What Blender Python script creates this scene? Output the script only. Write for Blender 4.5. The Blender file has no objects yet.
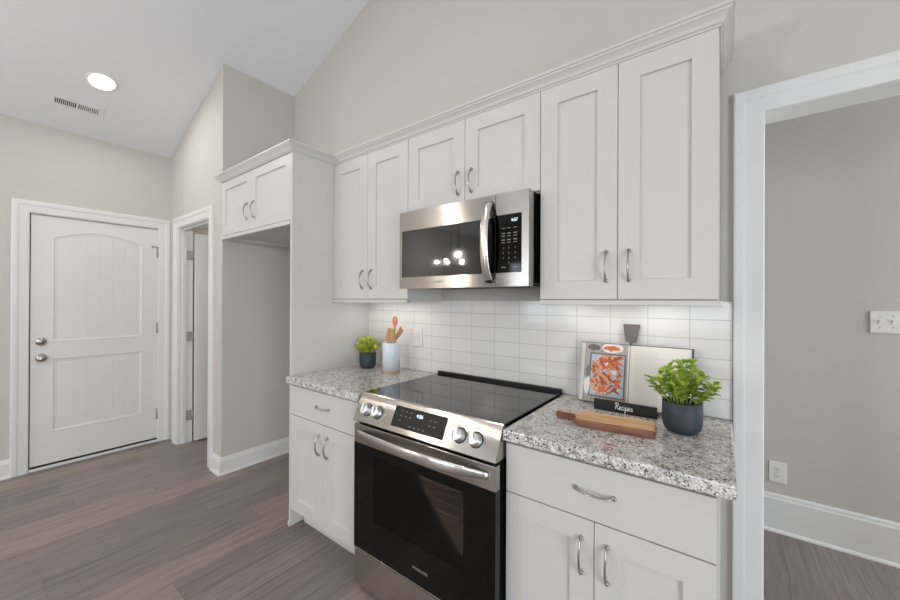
import bpy, bmesh, math, random
from mathutils import Vector, Matrix
from mathutils.geometry import tessellate_polygon
C = bpy.context.scene.collection
SC = bpy.context.scene

# ------------------------------------------------------------------ camera
FPX, YAW, PITCH, ROLL = 363.2, 0.6453, 0.0017, 0.0046
CAM = Vector((0, -1.7978, 1.3753))
fw = Vector((-math.sin(YAW)*math.cos(PITCH), math.cos(YAW)*math.cos(PITCH), math.sin(PITCH)))
rt = Vector((math.cos(YAW), math.sin(YAW), 0)); up = rt.cross(fw)
r2 = math.cos(ROLL)*rt + math.sin(ROLL)*up; u2 = -math.sin(ROLL)*rt + math.cos(ROLL)*up
cd = bpy.data.cameras.new('camera'); cam = bpy.data.objects.new('camera', cd); C.objects.link(cam)
M = Matrix((r2, u2, -fw)).transposed().to_4x4(); M.translation = CAM
cam.matrix_world = M
cd.sensor_width = 36; cd.lens = 36*FPX/900; cd.clip_start = 0.02
SC.camera = cam

# ------------------------------------------------------------------ world and light
SC.view_settings.view_transform = 'Standard'; SC.view_settings.look = 'None'
SC.view_settings.gamma = 1; SC.view_settings.exposure = -0.11
SC.cycles.sample_clamp_indirect = 4
w = bpy.data.worlds.new('daylight'); SC.world = w; w.use_nodes = True
w.node_tree.nodes['Background'].inputs[0].default_value = (0.80, 0.88, 1, 1)
w.node_tree.nodes['Background'].inputs[1].default_value = 1.5

def area(name, loc, target, sx, sy, power, color=(1, 1, 1), spread=180):
    l = bpy.data.lights.new(name, 'AREA'); l.shape = 'RECTANGLE'; l.size = sx; l.size_y = sy
    l.energy = power; l.color = color; l.spread = math.radians(spread)
    o = bpy.data.objects.new(name, l); C.objects.link(o); o.location = loc
    o.rotation_euler = (Vector(target)-Vector(loc)).to_track_quat('-Z', 'Y').to_euler()
    return o
area('window_daylight', (-3.0, -6.25, 1.55), (-3.0, 0, 1.3), 1.7, 1.5, 38, (0.86, 0.93, 1))
area('window_daylight', (-0.5, -6.25, 1.55), (-0.5, 0, 1.3), 1.7, 1.5, 38, (0.86, 0.93, 1))
area('glass_door_daylight', (3.05, -3.2, 1.25), (0, -3.2, 1.25), 2.3, 2.1, 150, (0.86, 0.93, 1))
area('hall_daylight', (2.75, 0.63, 1.4), (0, 0.8, 1.2), 0.8, 1.6, 57, (0.88, 0.94, 1))

# ------------------------------------------------------------------ materials
def lin(c):
    return tuple(((v/255)/12.92 if v/255 <= .04045 else ((v/255+.055)/1.055)**2.4) for v in c) + (1,)
def mat(name, col, rough=.5, metal=0, spec=.5, bump=None, **kw):
    m = bpy.data.materials.new(name); m.use_nodes = True
    b = m.node_tree.nodes['Principled BSDF']
    b.inputs['Base Color'].default_value = lin(col)
    b.inputs['Roughness'].default_value = rough; b.inputs['Metallic'].default_value = metal
    b.inputs['Specular IOR Level'].default_value = spec
    for k, v in kw.items(): b.inputs[k.replace('_', ' ')].default_value = v
    N = m.node_tree.nodes; L = m.node_tree.links
    tc = N.new('ShaderNodeTexCoord')
    nz = N.new('ShaderNodeTexNoise'); nz.inputs['Scale'].default_value = bump[0] if bump else 30
    nz.inputs['Detail'].default_value = 3
    L.new(tc.outputs['Object'], nz.inputs['Vector'])
    if bump:
        bp = N.new('ShaderNodeBump'); bp.inputs['Strength'].default_value = bump[1]; bp.inputs['Distance'].default_value = .001
        L.new(nz.outputs['Fac'], bp.inputs['Height']); L.new(bp.outputs[0], b.inputs['Normal'])
    else:   # a little unevenness of the surface sheen
        mr = N.new('ShaderNodeMapRange'); mr.inputs['To Min'].default_value = max(0, rough-.02); mr.inputs['To Max'].default_value = min(1, rough+.02)
        L.new(nz.outputs['Fac'], mr.inputs['Value']); L.new(mr.outputs[0], b.inputs['Roughness'])
    m.use_fake_user = False
    return m
def nodes(m): return m.node_tree.nodes, m.node_tree.links, m.node_tree.nodes['Principled BSDF']
def ramp(N, stops, interp='LINEAR'):
    r = N.new('ShaderNodeValToRGB'); r.color_ramp.interpolation = interp
    e = r.color_ramp.elements
    while len(e) < len(stops): e.new(.5)
    for el, (p, c) in zip(e, stops): el.position = p; el.color = lin(c)
    return r

WALL = mat('greige_wall_paint', (196, 192, 185), .75, spec=.25, bump=(220, .08))
CEIL = mat('ceiling_paint', (226, 227, 230), .85, spec=.2, bump=(150, .08))
TRIM = mat('white_trim_paint', (222, 221, 218), .38, spec=.45)
CAB = mat('white_cabinet_paint', (206, 203, 198), .42, spec=.4)
CABIN = mat('cabinet_underside', (205, 200, 192), .6)
DOORM = mat('white_door_paint', (222, 220, 216), .42, spec=.4, bump=(90, .06))
NICKEL = mat('brushed_nickel', (178, 172, 164), .28, 1)
CHROME = mat('polished_knob_metal', (238, 238, 238), .34, 1)
BLACK = mat('black_enamel', (9, 9, 9), .3, spec=.35)
RUBBER = mat('black_rubber', (14, 14, 14), .7)
GLASSB = mat('black_glass', (3, 3, 3), .05, spec=.32)
COOKG = mat('black_cooktop_glass', (8, 8, 9), .05, spec=.75)
PLASTIC = mat('white_plastic', (228, 226, 222), .35)
DARKSLOT = mat('dark_slot', (40, 39, 38), .8)
CERAMIC = mat('white_glazed_ceramic', (214, 221, 228), .25)
WOODBAND = mat('pale_wood', (190, 160, 125), .6, bump=(60, .2))
POT = mat('charcoal_pot', (45, 54, 62), .55, bump=(40, .5))
SOIL = mat('soil', (45, 34, 26), .95, bump=(150, 1))
STANDM = mat('matte_black_stand', (22, 21, 21), .5)
SPATM = mat('dark_bronze_metal', (104, 97, 92), .45, .3)
PAPER = mat('book_paper', (226, 222, 214), .8)
COVER = mat('dark_blue_book_cover', (52, 62, 72), .6)
WHITEINK = mat('white_paint_lettering', (240, 240, 238), .6)
GREYINK = mat('grey_print', (206, 202, 196), .8)
MWGLASS = mat('microwave_window_glass', (22, 20, 19), .05, spec=1.0)
HINGE = mat('satin_hinge_metal', (176, 172, 166), .45, .5)
SCREEN = mat('dark_display', (20, 16, 14), .4, spec=.25)
PANTRYWOOD = mat('raw_wood', (160, 118, 80), .7, bump=(50, .3))
OVENIN = mat('oven_enamel', (206, 178, 160), .5, .0)
RACK = mat('oven_rack_chrome', (225, 220, 212), .2, 1)

def brushed(name, col, rough, rot=.25):
    m = mat(name, col, rough, 1); N, L, b = nodes(m)
    t = N.new('ShaderNodeTangent'); t.direction_type = 'RADIAL'; t.axis = 'Z'
    L.new(t.outputs[0], b.inputs['Tangent']); b.inputs['Anisotropic'].default_value = .96
    b.inputs['Anisotropic Rotation'].default_value = rot
    tc = N.new('ShaderNodeTexCoord'); mp = N.new('ShaderNodeMapping'); mp.inputs['Scale'].default_value = (2, 2, 500)
    nz = N.new('ShaderNodeTexNoise'); nz.inputs['Scale'].default_value = 2; nz.inputs['Detail'].default_value = 2
    L.new(tc.outputs['Object'], mp.inputs[0]); L.new(mp.outputs[0], nz.inputs['Vector'])
    r = ramp(N, [(.3, tuple(int(c*.94) for c in col)), (.7, col)]); L.new(nz.outputs['Fac'], r.inputs[0]); L.new(r.outputs[0], b.inputs['Base Color'])
    return m
STEEL = brushed('brushed_stainless_steel', (184, 178, 172), .20)
STEELH = brushed('satin_handle_steel', (222, 217, 212), .2)

def emit(name, col, strength):
    m = bpy.data.materials.new(name); m.use_nodes = True; b = m.node_tree.nodes['Principled BSDF']
    b.inputs['Base Color'].default_value = lin(col); b.inputs['Emission Color'].default_value = lin(col)
    b.inputs['Emission Strength'].default_value = strength
    return m
LAMP = emit('lit_diffuser', (255, 250, 240), 4)
BULB = emit('warm_bulb', (255, 220, 172), 14)
LED = emit('led_strip', (255, 246, 232), 3)
DIGITS = emit('lit_digits', (225, 240, 255), 1.6)
DIM = mat('panel_print', (150, 150, 150), .5)

def make_floor():
    m = mat('plank_floor', (120, 108, 102), .38, spec=.4); N, L, b = nodes(m)
    tc = N.new('ShaderNodeTexCoord'); mp = N.new('ShaderNodeMapping')
    mp.inputs['Rotation'].default_value = (0, 0, math.pi/2); L.new(tc.outputs['Object'], mp.inputs[0])
    sp = N.new('ShaderNodeSeparateXYZ'); L.new(mp.outputs[0], sp.inputs[0])
    dv = N.new('ShaderNodeMath'); dv.operation = 'DIVIDE'; dv.inputs[1].default_value = .18; L.new(sp.outputs['Y'], dv.inputs[0])
    fl = N.new('ShaderNodeMath'); fl.operation = 'FLOOR'; L.new(dv.outputs[0], fl.inputs[0])
    wn = N.new('ShaderNodeTexWhiteNoise'); wn.noise_dimensions = '1D'; L.new(fl.outputs[0], wn.inputs['W'])
    ma = N.new('ShaderNodeMath'); ma.operation = 'MULTIPLY_ADD'; ma.inputs[1].default_value = 1.5; L.new(wn.outputs['Value'], ma.inputs[0]); L.new(sp.outputs['X'], ma.inputs[2])
    cb = N.new('ShaderNodeCombineXYZ'); L.new(ma.outputs[0], cb.inputs['X']); L.new(sp.outputs['Y'], cb.inputs['Y'])
    br = N.new('ShaderNodeTexBrick'); br.offset = 0; br.inputs['Scale'].default_value = 1
    br.inputs['Brick Width'].default_value = 1.5; br.inputs['Row Height'].default_value = .18
    br.inputs['Mortar Size'].default_value = .0008; br.inputs['Mortar Smooth'].default_value = .4; br.inputs['Bias'].default_value = 0
    br.inputs['Color1'].default_value = (0, 0, 0, 1); br.inputs['Color2'].default_value = (1, 1, 1, 1); br.inputs['Mortar'].default_value = (.5, .5, .5, 1)
    L.new(cb.outputs[0], br.inputs['Vector'])
    pl = ramp(N, [(0, (130, 121, 118)), (.25, (141, 131, 127)), (.45, (152, 140, 133)), (.6, (135, 126, 123)), (.8, (146, 136, 131)), (1, (158, 144, 136))])
    L.new(br.outputs['Color'], pl.inputs[0])
    # grain runs along each plank and shifts from plank to plank
    add = N.new('ShaderNodeVectorMath'); add.operation = 'MULTIPLY_ADD'
    add.inputs[1].default_value = (1, 1, 0); L.new(mp.outputs[0], add.inputs[0])
    sc_ = N.new('ShaderNodeVectorMath'); sc_.operation = 'SCALE'; sc_.inputs['Scale'].default_value = 13
    L.new(br.outputs['Color'], sc_.inputs[0]); L.new(sc_.outputs[0], add.inputs[2])
    m2 = N.new('ShaderNodeMapping'); m2.inputs['Scale'].default_value = (1.6, 26, 1); L.new(add.outputs[0], m2.inputs[0])
    nz = N.new('ShaderNodeTexNoise'); nz.inputs['Scale'].default_value = 2.2; nz.inputs['Detail'].default_value = 6; nz.inputs['Distortion'].default_value = .9
    L.new(m2.outputs[0], nz.inputs['Vector'])
    gr = ramp(N, [(.3, (196, 191, 190)), (.5, (236, 234, 233)), (.72, (255, 255, 255))]); L.new(nz.outputs['Fac'], gr.inputs[0])
    mx = N.new('ShaderNodeMix'); mx.data_type = 'RGBA'; mx.blend_type = 'MULTIPLY'; mx.inputs['Factor'].default_value = .85
    L.new(pl.outputs[0], mx.inputs['A']); L.new(gr.outputs[0], mx.inputs['B'])
    m3 = N.new('ShaderNodeMix'); m3.data_type = 'RGBA'; L.new(br.outputs['Fac'], m3.inputs['Factor'])
    L.new(mx.outputs['Result'], m3.inputs['A']); m3.inputs['B'].default_value = lin((92, 83, 79))
    L.new(m3.outputs['Result'], b.inputs['Base Color'])
    bp = N.new('ShaderNodeBump'); bp.inputs['Strength'].default_value = .12; bp.inputs['Distance'].default_value = .002
    L.new(nz.outputs['Fac'], bp.inputs['Height']); L.new(bp.outputs[0], b.inputs['Normal'])
    return m
FLOOR = make_floor()

def make_granite():
    m = mat('speckled_granite', (190, 186, 182), .12, spec=.5); N, L, b = nodes(m)
    tc = N.new('ShaderNodeTexCoord')
    def noise(s, d, dist=0):
        n = N.new('ShaderNodeTexNoise'); n.inputs['Scale'].default_value = s; n.inputs['Detail'].default_value = d
        n.inputs['Distortion'].default_value = dist; L.new(tc.outputs['Object'], n.inputs['Vector']); return n
    v = N.new('ShaderNodeTexVoronoi'); v.inputs['Scale'].default_value = 185; L.new(tc.outputs['Object'], v.inputs['Vector'])
    sep = N.new('ShaderNodeSeparateColor'); L.new(v.outputs['Color'], sep.inputs[0])
    base = ramp(N, [(0, (168, 164, 161)), (.15, (196, 192, 188)), (.3, (216, 212, 207)), (.6, (230, 226, 221)), (.85, (205, 196, 188)), (1, (238, 235, 231))], 'CONSTANT')
    L.new(sep.outputs[0], base.inputs[0])
    big = noise(38, 4, .6); rb = ramp(N, [(.36, (188, 186, 185)), (.5, (255, 255, 255))]); L.new(big.outputs['Fac'], rb.inputs[0])
    mx = N.new('ShaderNodeMix'); mx.data_type = 'RGBA'; mx.blend_type = 'MULTIPLY'; mx.inputs['Factor'].default_value = .8
    L.new(base.outputs[0], mx.inputs['A']); L.new(rb.outputs[0], mx.inputs['B'])
    sp = noise(120, 3, 1.2); rs = ramp(N, [(.57, (0, 0, 0)), (.605, (255, 255, 255))]); L.new(sp.outputs['Fac'], rs.inputs[0])
    m2 = N.new('ShaderNodeMix'); m2.data_type = 'RGBA'; L.new(rs.outputs[0], m2.inputs['Factor'])
    L.new(mx.outputs['Result'], m2.inputs['A']); m2.inputs['B'].default_value = lin((58, 56, 60))
    L.new(m2.outputs['Result'], b.inputs['Base Color'])
    return m
GRANITE = make_granite()

TW, TH = .1535, .0776
def make_tile():
    m = mat('white_glazed_wall_tile', (226, 224, 220), .10, spec=.5); N, L, b = nodes(m)
    tc = N.new('ShaderNodeTexCoord'); sx = N.new('ShaderNodeSeparateXYZ'); L.new(tc.outputs['Object'], sx.inputs[0])
    cb = N.new('ShaderNodeCombineXYZ'); L.new(sx.outputs['X'], cb.inputs['X']); L.new(sx.outputs['Z'], cb.inputs['Y'])
    br = N.new('ShaderNodeTexBrick'); br.offset = 0; br.inputs['Scale'].default_value = 1
    br.inputs['Brick Width'].default_value = TW; br.inputs['Row Height'].default_value = TH
    br.inputs['Mortar Size'].default_value = .0013; br.inputs['Mortar Smooth'].default_value = .6
    br.inputs['Color1'].default_value = lin((226, 224, 220)); br.inputs['Color2'].default_value = lin((222, 220, 216)); br.inputs['Mortar'].default_value = lin((176, 172, 167))
    L.new(cb.outputs[0], br.inputs['Vector']); L.new(br.outputs['Color'], b.inputs['Base Color'])
    iv = N.new('ShaderNodeMath'); iv.operation = 'SUBTRACT'; iv.inputs[0].default_value = 1; L.new(br.outputs['Fac'], iv.inputs[1])
    bp = N.new('ShaderNodeBump'); bp.inputs['Strength'].default_value = .6; bp.inputs['Distance'].default_value = .0015
    L.new(iv.outputs[0], bp.inputs['Height']); L.new(bp.outputs[0], b.inputs['Normal'])
    return m
TILE = make_tile()

def wood(name, c1, c2, scale=(4, 60, 60), s=1.5):
    m = mat(name, c1, .5); N, L, b = nodes(m)
    tc = N.new('ShaderNodeTexCoord'); mp = N.new('ShaderNodeMapping'); mp.inputs['Scale'].default_value = scale
    nz = N.new('ShaderNodeTexNoise'); nz.inputs['Scale'].default_value = s; nz.inputs['Detail'].default_value = 4; nz.inputs['Distortion'].default_value = .6
    L.new(tc.outputs['Object'], mp.inputs[0]); L.new(mp.outputs[0], nz.inputs['Vector'])
    r = ramp(N, [(.32, c1), (.68, c2)]); L.new(nz.outputs['Fac'], r.inputs[0]); L.new(r.outputs[0], b.inputs['Base Color'])
    return m
BOARDW = wood('acacia_wood', (190, 138, 92), (232, 194, 146), (3, 45, 45))
BOARDD = wood('dark_acacia_wood', (96, 60, 42), (150, 104, 76), (3, 45, 45))
SPOONW = wood('beech_wood', (178, 134, 84), (208, 168, 116), (30, 30, 4))
SPOOND = wood('reddish_wood', (176, 104, 62), (214, 146, 98), (30, 30, 4))

def leafmat(name, c1, c2):
    m = mat(name, c1, .45); N, L, b = nodes(m)
    oi = N.new('ShaderNodeTexCoord'); nz = N.new('ShaderNodeTexNoise'); nz.inputs['Scale'].default_value = 28; L.new(oi.outputs['Object'], nz.inputs['Vector'])
    r = ramp(N, [(.35, c1), (.65, c2)]); L.new(nz.outputs['Fac'], r.inputs[0]); L.new(r.outputs[0], b.inputs['Base Color'])
    tr = N.new('ShaderNodeBsdfTranslucent'); L.new(r.outputs[0], tr.inputs['Color'])
    ms = N.new('ShaderNodeMixShader'); ms.inputs[0].default_value = .3
    L.new(b.outputs[0], ms.inputs[1]); L.new(tr.outputs[0], ms.inputs[2]); L.new(ms.outputs[0], N['Material Output'].inputs[0])
    return m
LEAF = leafmat('fresh_green_leaf', (120, 156, 46), (204, 220, 96))
LEAFY = leafmat('yellow_green_leaf', (168, 184, 52), (230, 230, 110))

def seethrough(name, tint, gloss):
    m = bpy.data.materials.new(name); m.use_nodes = True; N = m.node_tree.nodes; L = m.node_tree.links
    N.remove(N['Principled BSDF'])
    t = N.new('ShaderNodeBsdfTransparent'); t.inputs[0].default_value = tint+(1,)
    g = N.new('ShaderNodeBsdfGlossy'); g.inputs['Roughness'].default_value = .04
    f = N.new('ShaderNodeFresnel'); f.inputs[0].default_value = gloss
    ms = N.new('ShaderNodeMixShader'); L.new(f.outputs[0], ms.inputs[0]); L.new(t.outputs[0], ms.inputs[1]); L.new(g.outputs[0], ms.inputs[2])
    L.new(ms.outputs[0], N['Material Output'].inputs[0])
    return m
OVENGLASS = seethrough('tinted_oven_glass', (.62, .58, .55), 1.35)
CLEAR = seethrough('clear_lamp_glass', (.95, .95, .95), 1.45)

# ------------------------------------------------------------------ mesh helpers
def BM(): return bmesh.new()
def mpt(pl, u, v, w): return (u, w, v) if pl == 'xz' else (w, u, v) if pl == 'yz' else (u, v, w)
def box(bm, x0, x1, y0, y1, z0, z1, bev=0, seg=2):
    b = bmesh.new(); bmesh.ops.create_cube(b, size=1)
    for v in b.verts:
        v.co = Vector(((x0+x1)/2+v.co.x*(x1-x0), (y0+y1)/2+v.co.y*(y1-y0), (z0+z1)/2+v.co.z*(z1-z0)))
    if bev: bmesh.ops.bevel(b, geom=list(b.edges), offset=bev, segments=seg, profile=.5, affect='EDGES')
    return merge(bm, b)
def merge(bm, b, mtx=None):
    if mtx is not None: bmesh.ops.transform(b, matrix=mtx, verts=b.verts)
    me = bpy.data.meshes.new('tmp'); b.to_mesh(me); b.free(); bm.from_mesh(me); bpy.data.meshes.remove(me)
    return bm
def plate(bm, outer, holes, pl, w0, w1, mi=0):
    loops = [list(outer)] + [list(h) for h in holes]
    flat = [p for l in loops for p in l]
    tris = tessellate_polygon([[Vector((p[0], p[1], 0)) for p in l] for l in loops])
    b = bmesh.new()
    A = [b.verts.new(mpt(pl, p[0], p[1], w0)) for p in flat]; B = [b.verts.new(mpt(pl, p[0], p[1], w1)) for p in flat]
    for t in tris:
        for V in (A, B):
            try: f = b.faces.new([V[i] for i in t]); f.material_index = mi
            except ValueError: pass
    k = 0
    for l in loops:
        n = len(l)
        for i in range(n):
            a, c = k+i, k+(i+1) % n
            try: f = b.faces.new((A[a], A[c], B[c], B[a])); f.material_index = mi
            except ValueError: pass
        k += n
    bmesh.ops.recalc_face_normals(b, faces=b.faces)
    return merge(bm, b)
def sweep(bm, path, prof, n, closed=False, pclosed=True):
    """profile points (a, b): a to the left of the path in its plane, b along the plane normal n"""
    n = Vector(n).normalized(); P = [Vector(p) for p in path]; N = len(P); rings = []
    b = bmesh.new()
    for i, p in enumerate(P):
        d0 = (p-P[i-1]).normalized() if (i > 0 or closed) else None
        d1 = (P[(i+1) % N]-p).normalized() if (i < N-1 or closed) else None
        if d0 is None: d0 = d1
        if d1 is None: d1 = d0
        l0 = n.cross(d0); l1 = n.cross(d1); m = (l0+l1)
        m = m.normalized(); m = m/max(.3, m.dot(l0))
        rings.append([b.verts.new(p+m*a+n*c) for a, c in prof])
    K = len(prof)
    for i in range(N if closed else N-1):
        r, s = rings[i], rings[(i+1) % N]
        for j in range(K if pclosed else K-1):
            b.faces.new((r[j], r[(j+1) % K], s[(j+1) % K], s[j]))
    if not closed and pclosed:
        for r in (rings[0], rings[-1]):
            try: b.faces.new(r)
            except ValueError: pass
    bmesh.ops.recalc_face_normals(b, faces=b.faces)
    return merge(bm, b)
def tube(bm, pts, rad, seg=8, flat=1.0, ref=(0, 0, 1)):
    """round or flattened bar along points; rad may be a list"""
    P = [Vector(p) for p in pts]; b = bmesh.new(); rings = []
    for i, p in enumerate(P):
        d = (P[min(i+1, len(P)-1)]-P[max(i-1, 0)]).normalized(); r = rad[i] if isinstance(rad, (list, tuple)) else rad
        u = Vector(ref).cross(d)
        if u.length < 1e-4: u = Vector((1, 0, 0)).cross(d)
        u.normalize(); v = d.cross(u)
        rings.append([b.verts.new(p+u*math.cos(t)*r+v*math.sin(t)*r*flat) for t in [2*math.pi*k/seg for k in range(seg)]])
    for r, s in zip(rings, rings[1:]):
        for j in range(seg): b.faces.new((r[j], r[(j+1) % seg], s[(j+1) % seg], s[j]))
    b.faces.new(rings[0]); b.faces.new(rings[-1])
    bmesh.ops.recalc_face_normals(b, faces=b.faces)
    for f in b.faces: f.smooth = len(f.verts) == 4
    return merge(bm, b)
def lathe(bm, prof, c, seg=40, axis='z', mtx=None):
    b = bmesh.new(); rings = []
    for r, z in prof:
        if r < 1e-6: rings.append([b.verts.new((0, 0, z))])
        else: rings.append([b.verts.new((r*math.cos(2*math.pi*k/seg), r*math.sin(2*math.pi*k/seg), z)) for k in range(seg)])
    for r, s in zip(rings, rings[1:]):
        for j in range(seg):
            k = (j+1) % seg
            if len(r) == 1 and len(s) == 1: continue
            if len(r) == 1: b.faces.new((r[0], s[j], s[k]))
            elif len(s) == 1: b.faces.new((r[j], r[k], s[0]))
            else: b.faces.new((r[j], r[k], s[k], s[j]))
    bmesh.ops.recalc_face_normals(b, faces=b.faces)
    for f in b.faces: f.smooth = True
    R = {'z': Matrix(), 'y': Matrix.Rotation(math.pi/2, 4, 'X'), 'x': Matrix.Rotation(math.pi/2, 4, 'Y')}[axis]
    if mtx is not None: R = mtx
    return merge(bm, b, Matrix.Translation(c) @ R)

def wloc(o):
    v = Vector(o.location)
    while o.parent: o = o.parent; v += Vector(o.location)
    return v
def obj(name, bm, m, parent=None, smooth=False, label=None):
    """vertices come in world metres; origin goes to the base of the object (or its parent's)"""
    if parent is None:
        xs = [v.co for v in bm.verts]
        o0 = Vector(((min(c.x for c in xs)+max(c.x for c in xs))/2, (min(c.y for c in xs)+max(c.y for c in xs))/2, min(c.z for c in xs)))
    else: o0 = wloc(parent)
    bmesh.ops.translate(bm, verts=bm.verts, vec=-o0)
    me = bpy.data.meshes.new(name); bm.to_mesh(me); bm.free()
    for mm in (m if isinstance(m, (list, tuple)) else [m]): me.materials.append(mm)
    o = bpy.data.objects.new(name, me); C.objects.link(o)
    if parent is None: o.location = o0
    else: o.parent = parent
    if smooth:
        for p in me.polygons: p.use_smooth = True
    if label: o['label'] = label
    return o
def struct(name, bm, m):
    o = obj(name, bm, m); o['kind'] = 'structure'; return o
def tag(o, label, cat, group=None):
    o['label'] = label; o['category'] = cat
    if group: o['group'] = group
    return o
def thing(name, label, cat, loc, group=None):
    o = bpy.data.objects.new(name, None); o.empty_display_size = .05; C.objects.link(o); o.location = loc
    return tag(o, label, cat, group)
def text(body, size, mtx, m, parent, name, extrude=.0002, align='CENTER'):
    cu = bpy.data.curves.new('t', 'FONT'); cu.body = body; cu.size = size; cu.extrude = extrude; cu.align_x = align; cu.align_y = 'CENTER'
    t = bpy.data.objects.new('t', cu); C.objects.link(t); bpy.context.view_layer.update()
    me = bpy.data.meshes.new_from_object(t.evaluated_get(bpy.context.evaluated_depsgraph_get()))
    bpy.data.objects.remove(t); b = bmesh.new(); b.from_mesh(me); bpy.data.meshes.remove(me)
    bmesh.ops.transform(b, matrix=mtx, verts=b.verts)
    return obj(name, b, m, parent) if parent is not None else b
def facing(x, y, z, tilt=0):      # text upright on a surface that faces -y
    return Matrix.Translation((x, y, z)) @ Matrix.Rotation(math.pi/2+tilt, 4, 'X')

# ------------------------------------------------------------------ measures
XD, YP, XA = -4.383, -.595, -3.15     # entry-door wall, pantry wall, alcove wall
SL, Z0 = .3751, 2.7751
def cz(x): return Z0+SL*(x-XD)
RX, YF, XR = -.8, -6.2, 3.0
RZ = cz(RX)
def gable(x): return cz(x) if x < RX else RZ-SL*(x-RX)

# ------------------------------------------------------------------ the room
b = BM(); box(b, XD-.3, XR+.3, YF-.3, 1.4, -.1, 0); struct('floor', b, FLOOR)
b = BM(); plate(b, [(XD-.2, cz(XD-.2)), (RX, RZ), (RX, RZ+.1), (XD-.2, cz(XD-.2)+.1)], [], 'xz', YF-.2, .2); struct('ceiling', b, CEIL)
b = BM(); plate(b, [(RX, RZ), (XR+.2, gable(XR+.2)), (XR+.2, gable(XR+.2)+.1), (RX, RZ+.1)], [], 'xz', YF-.2, .2); struct('ceiling', b, CEIL)
OX0, OX1, OZ = .111, 1.12, 2.099      # opening to the hall
b = BM(); plate(b, [(XA-.12, 0), (OX0, 0), (OX0, OZ), (OX1, OZ), (OX1, 0), (XR, 0), (XR, gable(XR)), (RX, RZ), (XA-.12, cz(XA-.12))], [], 'xz', 0, .12); struct('wall_back', b, WALL)
b = BM(); plate(b, [(YF, 0), (-1.515, 0), (-1.515, 2.065), (-.673, 2.065), (-.673, 0), (1.1, 0), (1.1, Z0), (YF, Z0)], [], 'yz', XD-.12, XD); struct('wall_left', b, WALL)
PX0, PX1, PZ = -4.135, -3.385, 2.055
b = BM(); plate(b, [(XD, 0), (PX0-.0, 0), (PX0, PZ), (PX1, PZ), (PX1, 0), (XA, 0), (XA, cz(XA)), (XD, Z0)], [], 'xz', YP, YP+.115); struct('wall_pantry', b, WALL)
b = BM(); plate(b, [(XA-.12, 0), (XA, 0), (XA, cz(XA)), (XA-.12, cz(XA-.12))], [], 'xz', YP+.115, 0); struct('wall_alcove', b, WALL)
b = BM(); box(b, XD, XA-.12, 1.0, 1.1, 0, 2.44); box(b, XA-.12, XA-.02, .12, 1.1, 0, 2.44); struct('wall_pantry_rear', b, WALL)
b = BM(); box(b, XD, XA-.02, YP+.116, 1.1, 2.44, 2.5); struct('ceiling_pantry', b, CEIL)
W1, W2 = [(-3.8, .85), (-2.2, .85), (-2.2, 2.25), (-3.8, 2.25)], [(-1.3, .85), (.3, .85), (.3, 2.25), (-1.3, 2.25)]
b = BM(); plate(b, [(XD, 0), (XR, 0), (XR, gable(XR)), (RX, RZ), (XD, Z0)], [W1, W2], 'xz', YF-.12, YF); struct('wall_front', b, WALL)
SD = [(-4.35, .03), (-2.05, .03), (-2.05, 2.1), (-4.35, 2.1)]
b = BM(); plate(b, [(YF, 0), (.12, 0), (.12, gable(XR)), (YF, gable(XR))], [SD], 'yz', XR, XR+.12); struct('wall_right', b, WALL)
def window_unit(i, h, pl, w):
    (u0, v0), _, (u1, v1), _ = h; b = BM(); f = .05; mid = (u0+u1)/2
    plate(b, [(u0, v0), (u1, v0), (u1, v1), (u0, v1)], [[(u0+f, v0+f), (mid-.02, v0+f), (mid-.02, v1-f), (u0+f, v1-f)], [(mid+.02, v0+f), (u1-f, v0+f), (u1-f, v1-f), (mid+.02, v1-f)]], pl, w-.03, w+.03)
    struct('window_%d' % i, b, TRIM)
window_unit(1, W1, 'xz', YF+.0); window_unit(2, W2, 'xz', YF+.0); window_unit(3, SD, 'yz', XR)
# hall beyond the opening
YH = 1.132
b = BM(); box(b, -.7, 2.9, YH, YH+.1, 0, 2.7); struct('wall_hall', b, WALL)
b = BM(); box(b, -.8, -.7, .12, YH+.1, 0, 2.7); struct('wall_hall_left', b, WALL)
b = BM(); box(b, 2.8, 2.9, .12, YH, 0, 2.7); struct('wall_hall_right', b, WALL)
b = BM(); box(b, -.8, 2.9, .12, YH+.1, 2.7, 2.8); struct('ceiling_hall', b, CEIL)

# trim: casings (a = width across, b = thickness out of the wall), wide stepped profile
CW = .092
CAS = [(0, 0), (0, .010), (.003, .0125), (.012, .0135), (.052, .0155), (.058, .019), (.064, .0205), (.084, .0215), (CW-.003, .0205), (CW, .018), (CW, 0)]
def casing(name, pts, n):
    b = BM(); sweep(b, pts, CAS, n); return struct(name, b, TRIM)
# path runs so that 'left' (n x d) points away from the opening
casing('trim_1', [(OX0+.011, -.0002, 0), (OX0+.011, -.0002, OZ-.011), (OX1-.011, -.0002, OZ-.011), (OX1-.011, -.0002, 0)], (0, -1, 0))
casing('trim_2', [(PX0+.004, YP-.0002, 0), (PX0+.004, YP-.0002, PZ-.004), (PX1-.004, YP-.0002, PZ-.004), (PX1-.004, YP-.0002, 0)], (0, -1, 0))
casing('trim_3', [(XD+.0002, -1.5065, 0), (XD+.0002, -1.5065, 2.058), (XD+.0002, -.688, 2.058), (XD+.0002, -.688, 0)], (1, 0, 0))
def jamb(name, x0, x1, y0, y1, z, t=.012, stop=None):
    b = BM(); box(b, x0-.0, x0+t, y0, y1, 0, z-t); box(b, x1-t, x1, y0, y1, 0, z-t); box(b, x0, x1, y0, y1, z-t, z)
    if stop is not None:
        box(b, x0+t, x0+t+.011, stop, stop+.03, 0, z-t-.011); box(b, x1-t-.011, x1-t, stop, stop+.03, 0, z-t-.011); box(b, x0+t, x1-t, stop, stop+.03, z-t-.011, z-t)
    return struct(name, b, TRIM)
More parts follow.
